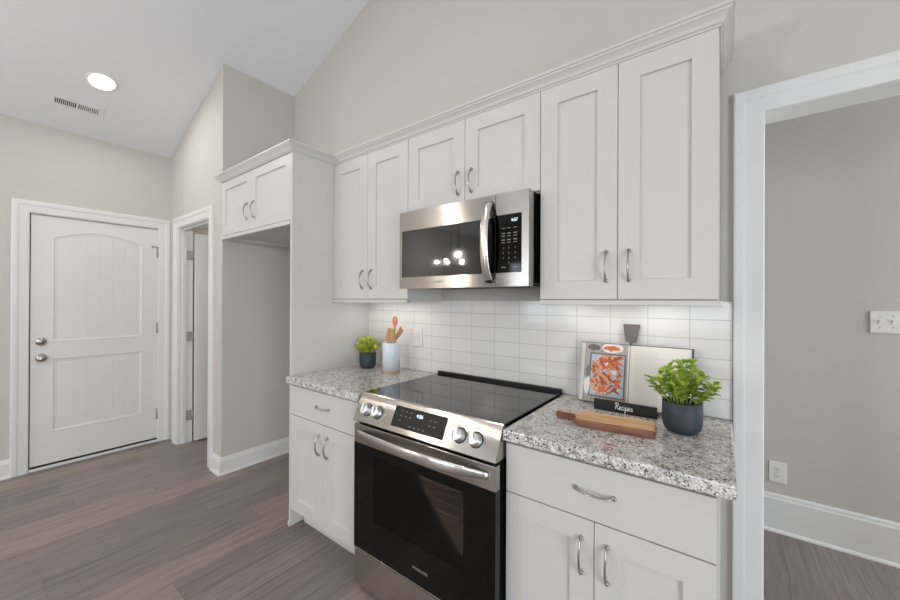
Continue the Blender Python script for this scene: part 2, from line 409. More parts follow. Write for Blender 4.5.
jamb('trim_4', OX0, OX1, -.001, .121, OZ); jamb('trim_5', PX0, PX1, YP-.001, YP+.116, PZ, stop=YP+.03)
b = BM()
for (y0, y1) in ((-1.515, -1.5035), (-.6845, -.673)): box(b, XD-.12, XD-.0005, y0, y1, 0, 2.065)
box(b, XD-.12, XD-.0005, -1.5035, -.6845, 2.0525, 2.065); box(b, XD-.12, XD+.012, -1.5035, -.6845, 0, .018, .003)
struct('trim_6', b, TRIM)

def base_prof(h, t=.015):
    return [(0, 0), (t+.011, 0), (t+.011, .008), (t+.006, .016), (t, .019), (t, h-.03), (t-.004, h-.022), (t-.006, h-.008), (.004, h), (0, h)]
def baseboard(name, path, h):
    b = BM(); sweep(b, [(x, y, 0) for x, y in path], base_prof(h), (0, 0, 1)); return struct(name, b, TRIM)
baseboard('baseboard_left', [(XD+.0003, -1.5945), (XD+.0003, YF+.01)], .143)
baseboard('baseboard_alcove', [(XA+.0003, -.001), (XA+.0003, YP-.0003), (PX1+CW-.003, YP-.0003)], .135)
baseboard('baseboard_hall', [(2.79, YH-.0003), (-.69, YH-.0003)], .225)
baseboard('baseboard_alcove_rear', [(-2.13, -.0003), (XA+.02, -.0003)], .135)
baseboard('baseboard_front', [(XD+.02, YF+.0003), (XR-.02, YF+.0003)], .143)

# ------------------------------------------------------------------ doors
def slab_door(name, parent_loc, to, W, H, arch):
    """door leaf in local u (0..W), v (0..H), w (0 = face, negative behind); 'to' maps it to the world"""
    b = BM(); st = .115
    def loop(u0, u1, v0, v1, rise=0):
        P = [(u0, v0), (u1, v0)]
        if rise:
            for k in range(17):
                t = k/16; P.append((u1+(u0-u1)*t, v1+rise*math.sin(math.pi*t)))
        else: P += [(u1, v1), (u0, v1)]
        return P
    lo = loop(st, W-st, .25, .855); hi = loop(st, W-st, .985, 1.845, .075)
    full = [(0, 0), (W, 0), (W, H), (0, H)]
    plate(b, full, [], 'xy', -.035, -.006)
    if arch: plate(b, [(st+.03, .28), (W-st-.03, .28), (W-st-.03, .82), (st+.03, .82)], [], 'xy', -.006, -.0042); plate(b, [(st+.03, 1.01), (W-st-.03, 1.01), (W-st-.03, 1.8), (st+.03, 1.8)], [], 'xy', -.006, -.0042)
    plate(b, full, [lo, hi] if arch else [], 'xy', -.006, 0)
    if arch:
        for L_, rise in ((lo, 0), (hi, .075)):
            q = [(p[0], p[1], 0) for p in L_]
            sweep(b, q, [(0, -.006), (0, .0), (-.004, .002), (-.010, .0005), (-.014, -.003), (-.024, -.003), (-.028, -.006)][::1], (0, 0, -1), closed=True) if False else \
            sweep(b, q, [(0, -.006), (0, .0), (.004, .0022), (.010, .0008), (.016, -.003), (.026, -.004), (.032, -.006)], (0, 0, 1), closed=True)
            u0, u1 = st+.045, W-st-.045; n = 6; v0 = L_[0][1]+.045
            for k in range(n):
                a, c = u0+(u1-u0)*k/n+.0008, u0+(u1-u0)*(k+1)/n-.0008
                def top(u):
                    return (1.845 if rise else .855)-.045+rise*math.sin(math.pi*(W-st-u)/(W-2*st))
                plate(b, [(a, v0), (c, v0), (c, top(c)), ((a+c)/2, top((a+c)/2)), (a, top(a))], [], 'xy', -.006, -.0028)
    bmesh.ops.transform(b, matrix=to, verts=b.verts)
    o = obj(name, b, DOORM); o['kind'] = 'structure'; return o
DY0, DW, DH = -1.4975, .811, 2.012
to = Matrix(((0, 0, 1, XD-.004), (1, 0, 0, DY0), (0, 1, 0, .036), (0, 0, 0, 1)))
d1 = slab_door('door_1', None, to, DW, DH, True)
b = BM(); box(b, XD-.055, XD-.008, DY0+.001, DY0+DW-.001, .0195, .0355); obj('door_sweep', b, RUBBER, d1, label='black rubber sweep')
b = BM(); box(b, XD-.05, XD-.02, -1.5033, -1.4980, .02, 2.052); box(b, XD-.05, XD-.02, -1.498, -.69, 2.0483, 2.0523); obj('weatherstrip', b, RUBBER, d1, label='black weatherstrip')
def rose(bm, y, z, knob):
    X = Matrix.Rotation(math.pi/2, 4, 'Y')
    if knob: lathe(bm, [(0, 0), (.033, 0), (.033, .005), (.026, .010), (.011, .013), (.011, .03), (.018, .034), (.027, .042), (.029, .052), (.025, .062), (.012, .067), (0, .068)], (XD-.003, y, z), 28, mtx=X)
    else: lathe(bm, [(0, 0), (.032, 0), (.032, .008), (.028, .016), (.020, .018), (.019, .026), (0, .027)], (XD-.003, y, z), 28, mtx=X)
b = BM(); rose(b, -1.441, .90, True); obj('door_knob', b, NICKEL, d1)
b = BM(); rose(b, -1.441, 1.03, False); obj('deadbolt', b, NICKEL, d1)
for z in (1.83, 1.10, .27):
    b = BM(); tube(b, [(XD+.006, -.689, z-.05), (XD+.006, -.689, z+.05)], .007, 10); box(b, XD-.003, XD+.0005, -.700, -.690, z-.05, z+.05)
    obj('hinge', b, HINGE, d1)
b = BM(); box(b, XD+.002, XD+.005, -.735, -.69, 1.878, 1.884); box(b, XD-.003, XD+.002, -.735, -.725, 1.872, 1.888); obj('door_stop', b, NICKEL, d1)
# pantry door, open into the pantry, hinged on the left jamb
to2 = Matrix(((0, 0, 1, -4.072), (1, 0, 0, YP+.122), (0, 1, 0, .014), (0, 0, 0, 1)))
d2 = slab_door('door_2', None, to2, .70, 1.995, False)
for z in (1.80, 1.02, .26):
    b = BM(); tube(b, [(PX0+.020, YP+.112, z-.045), (PX0+.020, YP+.112, z+.045)], .008, 10)
    box(b, PX0+.0245, PX0+.027, YP+.062, YP+.106, z-.045, z+.045, .0005); box(b, PX0+.012, PX0+.0145, YP+.062, YP+.116, z-.045, z+.045, .0005)
    obj('hinge', b, HINGE, d2)
b = BM(); box(b, XD+.01, XA-.15, .45, .98, 2.16, 2.18); box(b, XD+.01, XA-.15, .43, .45, 2.12, 2.18); tag(obj('wooden_shelf', b, PANTRYWOOD), 'raw brown wooden shelf high above the half-open pantry door', 'shelf')

# ------------------------------------------------------------------ cabinetry
def panel_front(bm, x0, x1, z0, z1, yf, t=.019, st=.074, inset=.0095):
    ch = .0018; b = bmesh.new()
    def ring(x0, x1, z0, z1, y): return [b.verts.new(p) for p in ((x0, y, z0), (x1, y, z0), (x1, y, z1), (x0, y, z1))]
    R = [ring(x0, x1, z0, z1, yf+t), ring(x0, x1, z0, z1, yf+ch), ring(x0+ch, x1-ch, z0+ch, z1-ch, yf)]
    if st:
        R += [ring(x0+st, x1-st, z0+st, z1-st, yf), ring(x0+st+.002, x1-st-.002, z0+st+.002, z1-st-.002, yf+inset)]
    for r, s in zip(R, R[1:]):
        for j in range(4): b.faces.new((r[j], r[(j+1) % 4], s[(j+1) % 4], s[j]))
    b.faces.new(R[0]); b.faces.new(R[-1]); bmesh.ops.recalc_face_normals(b, faces=b.faces)
    merge(bm, b)
def pull(parent, x, z, yf, L_=.112, horiz=False):
    b = BM(); n = 14; pts = []; rad = []
    for k in range(n+1):
        t = k/n*2-1; a = t*L_/2; out = .023*(1-t*t)**.75+.004 if abs(t) < 1 else .004
        pts.append((x+a, yf-out, z) if horiz else (x, yf-out, z+a)); rad.append(.0062-.0012*(1-t*t))
    tube(b, pts, rad, 10, .62, (1, 0, 0) if not horiz else (0, 0, 1))
    for s in (-1, 1):
        c = (x+s*(L_/2-.001), yf, z) if horiz else (x, yf, z+s*(L_/2-.001))
        lathe(b, [(0, 0), (.0075, 0), (.0075, .003), (.006, .008), (0, .009)], c, 14, mtx=Matrix.Rotation(math.pi/2, 4, 'X'))
    return obj('handle', b, NICKEL, parent, label='brushed nickel arched bar pull')
def cab_door(cab, x0, x1, z0, z1, yf, hx, hz, st=.074):
    b = BM(); panel_front(b, x0, x1, z0, z1, yf, st=st); d = obj('door', b, CAB, cab); pull(d, hx, hz, yf); return d
def carcass(bm, x0, x1, y0, y1, z0, z1, t=.018, recess=.02):
    f = y0+.018
    box(bm, x0, x0+t, f, y1, z0, z1); box(bm, x1-t, x1, f, y1, z0, z1)
    box(bm, x0+t, x1-t, f, y1, z1-t, z1); box(bm, x0+t, x1-t, f, y1, z0+recess, z0+recess+t)
    box(bm, x0+t, x1-t, y1-.01, y1, z0+recess+t, z1-t)
    box(bm, x0, x0+.035, y0, f, z0, z1); box(bm, x1-.035, x1, y0, f, z0, z1)
    box(bm, x0+.035, x1-.035, y0, f, z0, z0+.04); box(bm, x0+.035, x1-.035, y0, f, z1-.06, z1)
UY = -.317; UF = -.297; UZ0, UZT = 1.370, 2.33; g = .0022
XP = -2.099       # right face of the refrigerator end panel
xL, xM0, xM1, xRr = XP+.0005, -1.4135, -.6315, -.0125
def upper(x0, x1, z0, label, split, dz0, hz, hs=.04):
    c = thing('upper_cabinet', label, 'cabinet', ((x0+x1)/2, 0, z0), 'white shaker wall cabinets')
    b = BM(); carcass(b, x0, x1, UF, -.0005 if z0 > 1.5 else -.0085, z0, UZT-.02); box(b, x0+.001, x1-.001, UF-.0140, UF-.0001, 2.2815, 2.31); obj('body', b, CAB, c)
    cab_door(c, x0+g/2, split-g/2, dz0, 2.279, UY, split-hs, hz); cab_door(c, split+g/2, x1-g/2, dz0, 2.279, UY, split+hs, hz)
    return c
cl = upper(xL, xM0, UZ0, 'tall white two-door wall cabinet between the refrigerator end panel and the microwave', -1.756, 1.383, 1.503)
cm = upper(xM0+.0005, xM1-.0005, 1.847, 'short white two-door wall cabinet directly above the microwave', -1.027, 1.853, 1.965)
cr = upper(xM1, xRr, UZ0, 'tall white two-door wall cabinet right of the microwave, nearest the hall opening', -.3215, 1.383, 1.51)
for c, x0, x1 in ((cl, xL, xM0), (cr, xM1, xRr)):
    b = BM(); box(b, x0+.001, x1+(.012 if c is cr else 0), UY-.008, UF+.012, 1.360, 1.3795, .003)
    if c is cr: box(b, x1+.0005, x1+.012, UF+.012, -.0095, 1.360, 1.3795, .003)
    obj('light_rail', b, CAB, c)

# base cabinets
BF, BD = -.597, -.617
def base(x0, x1, label, split, toe_left):
    c = thing('base_cabinet', label, 'cabinet', ((x0+x1)/2, -.3, 0), 'white shaker base cabinets')
    b = BM(); box(b, x0, x0+.018, BF, -.002, 0 if toe_left else .1, .872); box(b, x1-.018, x1, BF, -.002, 0 if not toe_left else .1, .872)
    if not toe_left: pass
    box(b, x0+.018, x1-.018, BF+.02, -.002, .1, .118); box(b, x0+.018, x1-.018, -.012, -.002, .118, .872)
    for z0, z1 in ((.095, .135), (.665, .70), (.84, .872)): box(b, x0+.018, x1-.018, BF, BF+.02, z0, z1)
    box(b, x0+.018, x0+.045, BF, BF+.02, .135, .84); box(b, x1-.045, x1-.018, BF, BF+.02, .135, .84)
    box(b, x0+.018, x1-.018, BF+.02, BF+.3, .85, .872)
    obj('body', b, CAB, c)
    b = BM(); box(b, x0+.018, x1-.018, -.535, -.52, 0, .0995); obj('toe_kick', b, CAB, c)
    b = BM(); panel_front(b, x0+.006, x1-.006, .6865, .8595, BD, st=0); dr = obj('drawer', b, CAB, c)
    pull(dr, (x0+x1)/2, .778, BD, .118, True)
    cab_door(c, x0+.006, split-g/2, .112, .6825, BD, split-.039, .568); cab_door(c, split+g/2, x1-.006, .112, .6825, BD, split+.039, .568)
    return c
cb1 = base(-2.0975, -1.434, 'white base cabinet with a drawer and two doors, left of the range', -1.757, False)
cb2 = base(-.636, -.0065, 'white base cabinet with a drawer and two doors, right of the range', -.3215, False)

# refrigerator surround
b = BM(); box(b, -2.118, XP, -.612, -.0005, 0, 2.31, .001); box(b, -2.1185, -2.0985, -.62, -.612, 0, .03, .003)
tag(obj('end_panel', b, CAB), 'tall plain white end panel between the empty refrigerator alcove and the counter', 'cabinet panel')
FX0, FX1 = -3.122, -2.1185
cf = thing('refrigerator_cabinet', 'deep white two-door cabinet above the empty refrigerator alcove', 'cabinet', ((FX0+FX1)/2, -.3, 1.84))
b = BM(); carcass(b, FX0, FX1, -.592, -.0005, 1.845, 2.31); box(b, FX0+.001, FX1-.001, -.612, -.5921, 2.2815, 2.31); obj('body', b, CAB, cf)
b = BM(); box(b, FX0+.019, FX1-.019, -.025, -.011, 1.80, 1.864); obj('mounting_strip', b, CAB, cf)
cab_door(cf, FX0+.008, -2.6365-g/2, 1.868, 2.279, -.612, -2.69, 2.0, .062); cab_door(cf, -2.6365+g/2, FX1-.002, 1.868, 2.279, -.612, -2.585, 2.0, .062)
b = BM(); box(b, FX0-.003, FX1, -.617, -.592, 1.838, 1.864, .003); obj('light_rail', b, CAB, cf)
# crown moulding: one continuous run
CR = [(0, 0), (.004, 0), (.006, .006), (.012, .009), (.017, .020), (.027, .031), (.032, .034), (.034, .040), (.040, .043), (.040, .052), (0, .052)]
b = BM()
CZ = 2.281
path = [(xRr+.0003, -.0008), (xRr+.0003, UF-.0143), (XP+.0003, UF-.0143), (XP+.0003, -.6125), (FX0-.0003, -.6125), (FX0-.0003, YP-.001)]
sweep(b, [(x, y, CZ) for x, y in path], CR, (0, 0, 1))
tag(obj('crown_moulding', b, CAB), 'white crown moulding running along the tops of all the wall cabinets', 'moulding')

# countertops and wall tile
CT = .914
def counter(x0, x1, label, x1b=None):
    b = BM(); box(b, x0, x1, -.640, -.0088, .8735, CT, .006, 3)
    return tag(obj('countertop', b, GRANITE), label, 'countertop', 'granite countertops')
counter(-2.1, -1.4345, 'speckled granite countertop left of the range, under the white crock')
# the left slab is notched round the end panel
bpy.data.objects.remove(bpy.data.objects['countertop'])
b = BM(); plate(b, [(-2.110, -.640), (-1.4345, -.640), (-1.4345, -.0088), (-2.0985, -.0088), (-2.0985, -.6205), (-2.110, -.6205)], [], 'xy', .8735, CT)
bmesh.ops.bevel(b, geom=[e for e in b.edges if abs(e.verts[0].co.y+.640) < 1e-4 and abs(e.verts[1].co.y+.640) < 1e-4 and abs(e.verts[0].co.z-e.verts[1].co.z) < 1e-4], offset=.006, segments=3, affect='EDGES')
tag(obj('countertop', b, GRANITE), 'speckled granite countertop left of the range, under the white crock', 'countertop', 'granite countertops')
counter(-.6345, .0285, 'speckled granite countertop right of the range, under the open cookbook')
b = BM(); box(b, XP+.0005, .0285, -.0082, -.0006, .9145, 1.376, .0008)
o = obj('tile_backsplash', b, TILE); o.location = (-.571-TW*11, 0, CT+.0003)
for v in o.data.vertices: v.co += Vector(((XP+.0005+.0285)/2, (-.0082-.0006)/2, .9145))-Vector(o.location)
tag(o, 'backsplash of glossy white rectangular tiles above the counters', 'backsplash')

# under-cabinet lamps
for x0, x1, n in ((-2.0, -1.5, 'slim lamp under the wall cabinet left of the microwave'), (-.58, -.1, 'slim lamp under the wall cabinet right of the microwave')):
    t = thing('under_cabinet_light', n, 'light', ((x0+x1)/2, -.15, 1.38), 'under-cabinet lights')
    b = BM(); box(b, x0, x1, -.165, -.135, 1.3825, 1.3899, .001); obj('housing', b, PLASTIC, t)
    b = BM(); box(b, x0+.005, x1-.005, -.160, -.140, 1.3805, 1.3824); obj('diffuser', b, LED, t)
    l = bpy.data.lights.new('strip', 'AREA'); l.shape = 'RECTANGLE'; l.size = x1-x0-.02; l.size_y = .02; l.energy = .5; l.color = (1, .96, .91)
    lo = bpy.data.objects.new('strip_light', l); C.objects.link(lo); lo.parent = t; lo.location = (0, 0, -.002)

# ------------------------------------------------------------------ microwave
mx0, mx1, mz0, mz1, my = -1.393, -.645, 1.438, 1.8455, -.40
mw = thing('microwave', 'stainless steel over-the-range microwave with a curved bar handle', 'microwave', ((mx0+mx1)/2, -.2, mz0))
b = BM(); box(b, mx0+.004, mx1-.002, my+.047, -.0095, mz0+.012, mz1, .003); obj('body', b, BLACK, mw)
b = BM(); box(b, mx0+.03, mx1-.03, my+.04, -.03, mz0+.004, mz0+.012); [box(b, mx0+.06+k*.035, mx0+.075+k*.035, my+.06, my+.2, mz0+.001, mz0+.004) for k in range(18)]
obj('underside_vent', b, BLACK, mw, label='black vented underside')
xs = -.803
b = BM(); plate(b, [(mx0, mz0), (xs-.001, mz0), (xs-.001, mz1-.002), (mx0, mz1-.002)], [[(mx0+.02, 1.497), (-.862, 1.497), (-.862, 1.742), (mx0+.02, 1.742)]], 'xz', my+.046, my); dr = obj('door', b, STEEL, mw)
b = BM(); box(b, mx0+.0205, -.8625, my+.003, my+.02, 1.4975, 1.7415); wn = obj('window', b, MWGLASS, dr)
b = BM(); plate(b, [(xs+.001, mz0), (mx1, mz0), (mx1, mz1-.002), (xs+.001, mz1-.002)], [[(xs+.002, 1.497), (mx1-.032, 1.497), (mx1-.032, 1.749), (xs+.002, 1.749)]], 'xz', my+.046, my)
cp = obj('control_panel', b, STEEL, mw)
b = BM(); box(b, xs+.0025, mx1-.0325, my+.002, my+.02, 1.4975, 1.7485); kp = obj('keypad', b, GLASSB, cp)
text('4:57', .018, facing(-.712, my+.0018, 1.722), DIGITS, cp, 'clock_display')
b = BM(); px_ = [-.765, -.738, -.708]
for r, z in enumerate((1.690, 1.668, 1.656, 1.640, 1.628)):
    for x in px_: b = BM(); box(b, x-.008, x+.008, my+.0012, my+.0018, z-.0012-(.001 if r % 2 else 0), z+.0012); obj('key_legend', b, DIM, cp)
for r, z in enumerate((1.604, 1.582, 1.560, 1.540)):
    for q, x in enumerate(px_):
        s = '123456789 0 '[r*3+q]
        if s != ' ': text(s, .010, facing(x, my+.0018, z), DIM, cp, 'key_legend')
for x in (-.765, -.708): b = BM(); box(b, x-.010, x+.010, my+.0012, my+.0018, 1.519, 1.522); obj('key_legend', b, DIM, cp)
b = BM(); box(b, -.869, xs-.003, my-.001, my+.002, 1.497, 1.742, .0005); obj('door_edge_glass', b, GLASSB, dr, label='black glass strip behind the handle')
b = BM(); P = []; n = 22
for k in range(n+1):
    t = k/n*2-1; P.append((-.832, my-.006-.046*(1-abs(t)**2.6), 1.635+t*.178))
tube(b, P, .0200, 18, .30, (0, 1, 0)); 
for s in (-1, 1): box(b, -.844, -.820, my-.012, my, 1.635+s*.172-.008, 1.635+s*.172+.008, .002)
obj('handle', b, STEELH, dr)
text('FRIGIDAIRE', .011, facing(-1.12, my-.0003, 1.467), DIM, dr, 'brand_lettering')

# ------------------------------------------------------------------ range
rx0, rx1 = -1.411, -.6375
rg = thing('range', 'stainless steel slide-in electric range with a black glass cooktop', 'range', ((rx0+rx1)/2, -.33, 0))
b = BM(); box(b, rx0+.004, rx1-.004, -.645, -.02, .04, .9, .002)
# hollow oven: cut a mouth into the body by building it from slabs
b.free(); b = BM()
ox0, ox1, oz0, oz1 = -1.31, -.76, .30, .70
box(b, rx0-.002, ox0, -.645, -.03, .04, .80); box(b, ox1, rx1-.006, -.645, -.03, .04, .80); box(b, rx0-.002, rx1-.006, -.598, -.03, .80, .905)
box(b, ox0, ox1, -.645, -.03, .04, oz0); box(b, ox0, ox1, -.645, -.03, oz1, .80); box(b, ox0, ox1, -.12, -.03, oz0, oz1)
obj('body', b, BLACK, rg)
b = BM()
for q in ((ox0+.0005, ox0+.004, -.64, -.125, oz0+.001, oz1-.001), (ox1-.004, ox1-.0005, -.64, -.125, oz0+.001, oz1-.001), (ox0+.004, ox1-.004, -.64, -.125, oz0+.001, oz0+.004), (ox0+.004, ox1-.004, -.64, -.125, oz1-.004, oz1-.001), (ox0+.004, ox1-.004, -.13, -.125, oz0+.004, oz1-.004)): box(b, *q)
obj('oven_cavity', b, OVENIN, rg)
for z in (.60, .49):
    b = BM()
    tube(b, [(ox0+.006, -.60, z), (ox1-.006, -.60, z)], .004, 8); tube(b, [(ox0+.006, -.15, z), (ox1-.006, -.15, z)], .003, 8)
    for k in range(7): tube(b, [(ox0+.006, -.54+k*.06, z), (ox1-.006, -.54+k*.06, z)], .002, 6)
    for x in (ox0+.012, (ox0+ox1)/2, ox1-.012): tube(b, [(x, -.60, z-.003), (x, -.15, z-.003)], .0025, 6)
    obj('oven_rack', b, RACK, rg)
for x in (rx0+.05, rx1-.05):
    for y in (-.60, -.08): b = BM(); lathe(b, [(0, 0), (.018, 0), (.018, .01), (.01, .012), (.01, .0398), (0, .0398)], (x, y, 0), 16); obj('foot', b, BLACK, rg)
# cooktop
b = BM(); box(b, rx0-.012, rx1-.004, -.618, -.035, .9145, .9225, .0025); ck = obj('cooktop', b, COOKG, rg)
b = BM(); box(b, rx0-.012, rx1-.004, -.035, -.0095, .9145, .938, .003)
for k in range(26): box(b, rx0+.07+k*.025, rx0+.085+k*.025, -.030, -.018, .938, .9386)
obj('rear_trim', b, BLACK, rg, label='raised black rear trim')
# slanted front control panel
yT, zT, yB, zB = -.619, .9265, -.686, .803
b = BM(); pr = [(-.60, .905), (yT+.001, .9235), (yT, zT), (yT-.005, zT), (yT-.009, zT-.004), (yB, zB+.004), (yB+.002, zB), (-.60, zB)]
plate(b, pr, [], 'yz', rx0-.004, rx1+.001); pn = obj('control_panel', b, STEEL, rg)
a_ = math.atan2((yT-.009)-yB, (zT-.004)-(zB+.004)); L_ = math.hypot((yT-.009)-yB, (zT-.004)-(zB+.004))
PO = Vector((0, yB, zB+.004)); PV = Vector((0, math.sin(a_), math.cos(a_))); PN = Vector((0, -math.cos(a_), math.sin(a_)))
def onpanel(x, v, out=0): return PO+PV*v+PN*out+Vector((x, 0, 0))
def panelM(x, v, out=0):
    m = Matrix.Identity(4)
    for i in range(3): m[i][0] = (1, 0, 0)[i]; m[i][1] = PV[i]; m[i][2] = PN[i]; m[i][3] = onpanel(x, v, out)[i]
    return m
b = BM(); q = bmesh.new(); bmesh.ops.create_cube(q, size=1); bmesh.ops.transform(q, matrix=panelM(-1.024, .066, .0002) @ Matrix.Diagonal((.290, .088, .0012, 1)), verts=q.verts); merge(b, q)
ds = obj('display', b, SCREEN, rg)
text('4:56', .021, panelM(-1.022, .086, .001), DIGITS, ds, 'clock_display')
PP = mat('faint_panel_print', (92, 88, 84), .5)
for x, v in ((-1.125, .092), (-1.098, .092), (-1.072, .092), (-1.125, .072), (-1.098, .072), (-1.072, .072), (-1.125, .052), (-.96, .082), (-.935, .082), (-.96, .06), (-.935, .06), (-1.06, .036), (-1.035, .036), (-1.01, .036), (-.985, .036)):
    b = BM(); q = bmesh.new(); bmesh.ops.create_cube(q, size=1); bmesh.ops.transform(q, matrix=panelM(x, v, .001) @ Matrix.Diagonal((.012, .005, .0004, 1)), verts=q.verts); merge(b, q); obj('key_legend', b, PP, ds)
def knob(x, v):
    b = BM(); lathe(b, [(0, 0), (.026, 0), (.026, .004), (.0235, .006), (.0225, .026), (.020, .029), (0, .0292)], (0, 0, 0), 36, mtx=panelM(x, v))
    for f in b.verts: pass
    k = obj('knob', b, CHROME, rg)
    b = BM(); q = bmesh.new(); bmesh.ops.create_cube(q, size=1); bmesh.ops.bevel(q, geom=list(q.edges), offset=.1, segments=2, affect='EDGES')
    bmesh.ops.transform(q, matrix=panelM(x, v, .033) @ Matrix.Rotation(.15, 4, 'Z') @ Matrix.Diagonal((.013, .042, .012, 1)), verts=q.verts); merge(b, q); obj('grip', b, CHROME, k)
    b = BM(); q = bmesh.new(); lathe(b, [(.0262, 0), (.030, 0), (.030, .0012), (.0262, .0012), (.0262, 0)], (0, 0, 0), 36, mtx=panelM(x, v)); obj('ring', b, BLACK, k, label='black ring round the knob')
    b = BM()
    for dx, dv in ((0, .040), (.012, .036), (-.012, .036)):
        q = bmesh.new(); bmesh.ops.create_cube(q, size=1); bmesh.ops.transform(q, matrix=panelM(x+dx, v+dv, .0003) @ Matrix.Diagonal((.004, .003, .0004, 1)), verts=q.verts); merge(b, q)
    obj('dial_marks', b, BLACK, k)
for x in (-1.338, -1.268, -.806, -.732): knob(x, .058)
# oven door: steel band with bowed handle, black glass below
dz0, dz1, dy = .205, .790, -.680
wx0, wx1, wz0, wz1 = -1.275, -.775, .362, .660
b = BM(); box(b, rx0, rx1, dy, -.648, .700, dz1, .002); odr = obj('oven_door', b, STEEL, rg)
b = BM(); plate(b, [(rx0, dz0), (rx1, dz0), (rx1, .6995), (rx0, .6995)], [[(wx0, wz0), (wx1, wz0), (wx1, wz1), (wx0, wz1)]], 'xz', dy, -.648); obj('door_glass', b, GLASSB, odr, label='black glass door front')
b = BM(); box(b, wx0+.0003, wx1-.0003, dy+.0005, dy+.005, wz0+.0003, wz1-.0003); obj('window', b, OVENGLASS, odr)
b = BM(); box(b, rx0+.001, rx1-.001, dy-.001, -.65, .196, .2045, .001); obj('lower_trim', b, STEEL, odr)
b = BM(); P = []; W_ = []; n = 30
for k in range(n+1):
    t = k/n*2-1; P.append(((rx0+rx1)/2+t*.36, dy-.003-.045*(1-abs(t)**2.2), .752+.002*(1-t*t))); W_.append(.012+.010*(1-abs(t)**3))
tube(b, P, .0205, 16, .36, (0, 0, 1)) if False else tube(b, P, W_, 16, .36, (0, 1, 0))
obj('handle', b, STEELH, odr)
text('FRIGIDAIRE', .016, facing(-.99, dy-.0004, .268), DIM, odr, 'brand_lettering')
b = BM(); box(b, rx0, rx1, -.676, -.648, .028, .188, .002); sd = obj('storage_drawer', b, STEEL, rg)

# ------------------------------------------------------------------ wall fittings and ceiling fittings
def plate_y(name, label, cat, x, z, W, H, yf, kind):
    t = thing(name, label, cat, (x, yf, z-H/2))
    b = BM(); box(b, x-W/2, x+W/2, yf-.006, yf-.0003, z-H/2, z+H/2, .002); obj('cover_plate', b, PLASTIC, t)
    if kind == 'outlet':
        for s in (-1, 1):
            b = BM(); lathe(b, [(0, 0), (.0165, 0), (.0165, .0015), (0, .0018)], (x, yf-.006, z+s*.0195), 24, mtx=Matrix.Rotation(math.pi/2, 4, 'X')); r = obj('receptacle', b, PLASTIC, t)
            for p in r.data.polygons: p.use_smooth = False
            b = BM(); box(b, x-.0075, x-.0055, yf-.0085, yf-.0077, z+s*.0195-.001, z+s*.0195+.007); box(b, x+.0055, x+.0075, yf-.0085, yf-.0077, z+s*.0195-.001, z+s*.0195+.006); box(b, x-.002, x+.002, yf-.0085, yf-.0077, z+s*.0195-.010, z+s*.0195-.006); obj('slots', b, DARKSLOT, r)
        b = BM(); lathe(b, [(0, 0), (.003, 0), (0, .001)], (x, yf-.006, z), 12, mtx=Matrix.Rotation(math.pi/2, 4, 'X')); obj('screw', b, NICKEL, t)
    elif kind == 'switch':
        for k in (-1, 1):
            b = BM(); box(b, x+k*.023-.005, x+k*.023+.005, yf-.0075, yf-.006, z-.012, z+.012); box(b, x+k*.023-.0035, x+k*.023+.0035, yf-.016, yf-.0075, z+.001, z+.009, .001); obj('toggle', b, PLASTIC, t)
            for s in (-1, 1): b = BM(); lathe(b, [(0, 0), (.003, 0), (0, .001)], (x+k*.023, yf-.006, z+s*.03), 12, mtx=Matrix.Rotation(math.pi/2, 4, 'X')); obj('screw', b, NICKEL, t)
    elif kind == 'decora':
        b = BM(); box(b, x-.0165, x+.0165, yf-.0078, yf-.006, z-.033, z+.033, .0008); r = obj('receptacle', b, PLASTIC, t)
        b = BM()
        for s in (-1, 1): box(b, x-.0075, x-.0055, yf-.0083, yf-.0077, z+s*.019-.001, z+s*.019+.007); box(b, x+.0055, x+.0075, yf-.0083, yf-.0077, z+s*.019-.001, z+s*.019+.006)
        box(b, x-.006, x+.006, yf-.0085, yf-.0077, z-.004, z+.004)
        obj('slots', b, mat('grey_slot', (170, 168, 165), .6), r)
    return t
plate_y('wall_outlet', 'white outlet set in the tile backsplash beside the white crock', 'outlet', -1.607, 1.134, .078, .122, -.0085, 'decora')
plate_y('wall_outlet', 'white duplex outlet low on the grey hall wall above the baseboard', 'outlet', .262, .355, .078, .122, YH, 'outlet')
plate_y('light_switch', 'white double toggle switch plate on the grey hall wall', 'switch', .690, 1.272, .118, .118, YH, 'switch')
th = math.atan(SL); CN = Vector((math.sin(th), 0, -math.cos(th)))      # down out of the sloped ceiling
def ceilM(x, y):
    U = Vector((math.cos(th), 0, math.sin(th))); V = CN.cross(U); m = Matrix.Identity(4)
    for i in range(3): m[i][0] = U[i]; m[i][1] = V[i]; m[i][2] = CN[i]; m[i][3] = (x, y, cz(x))[i]
    return m
def downlight(x, y, label):
    t = thing('recessed_ceiling_light', label, 'ceiling light', (x, y, cz(x)), 'recessed ceiling lights')
    m = ceilM(x, y)
    b = BM(); lathe(b, [(.074, .0005), (.092, .0005), (.092, .003), (.080, .006), (.074, .003), (.074, .0005)], (0, 0, 0), 40, mtx=m); obj('trim_ring', b, PLASTIC, t)
    b = BM(); lathe(b, [(0, .0008), (.0735, .0008), (.0735, .0025), (0, .0035)], (0, 0, 0), 40, mtx=m); obj('diffuser', b, LAMP, t)
    l = bpy.data.lights.new('downlight', 'AREA'); l.shape = 'DISK'; l.size = .14; l.energy = 7; l.color = (1, .95, .88)
    lo = bpy.data.objects.new('downlight_lamp', l); C.objects.link(lo); lo.parent = t; lo.location = CN*.006
    lo.rotation_euler = CN.to_track_quat('-Z', 'Y').to_euler()
downlight(-3.75, -1.195, 'round recessed light in the sloped white ceiling, in front of the vent')
downlight(-1.9, -1.6, 'unseen round recessed light added high in the sloped ceiling over the kitchen floor')  # out of view, added for extra light and reflections
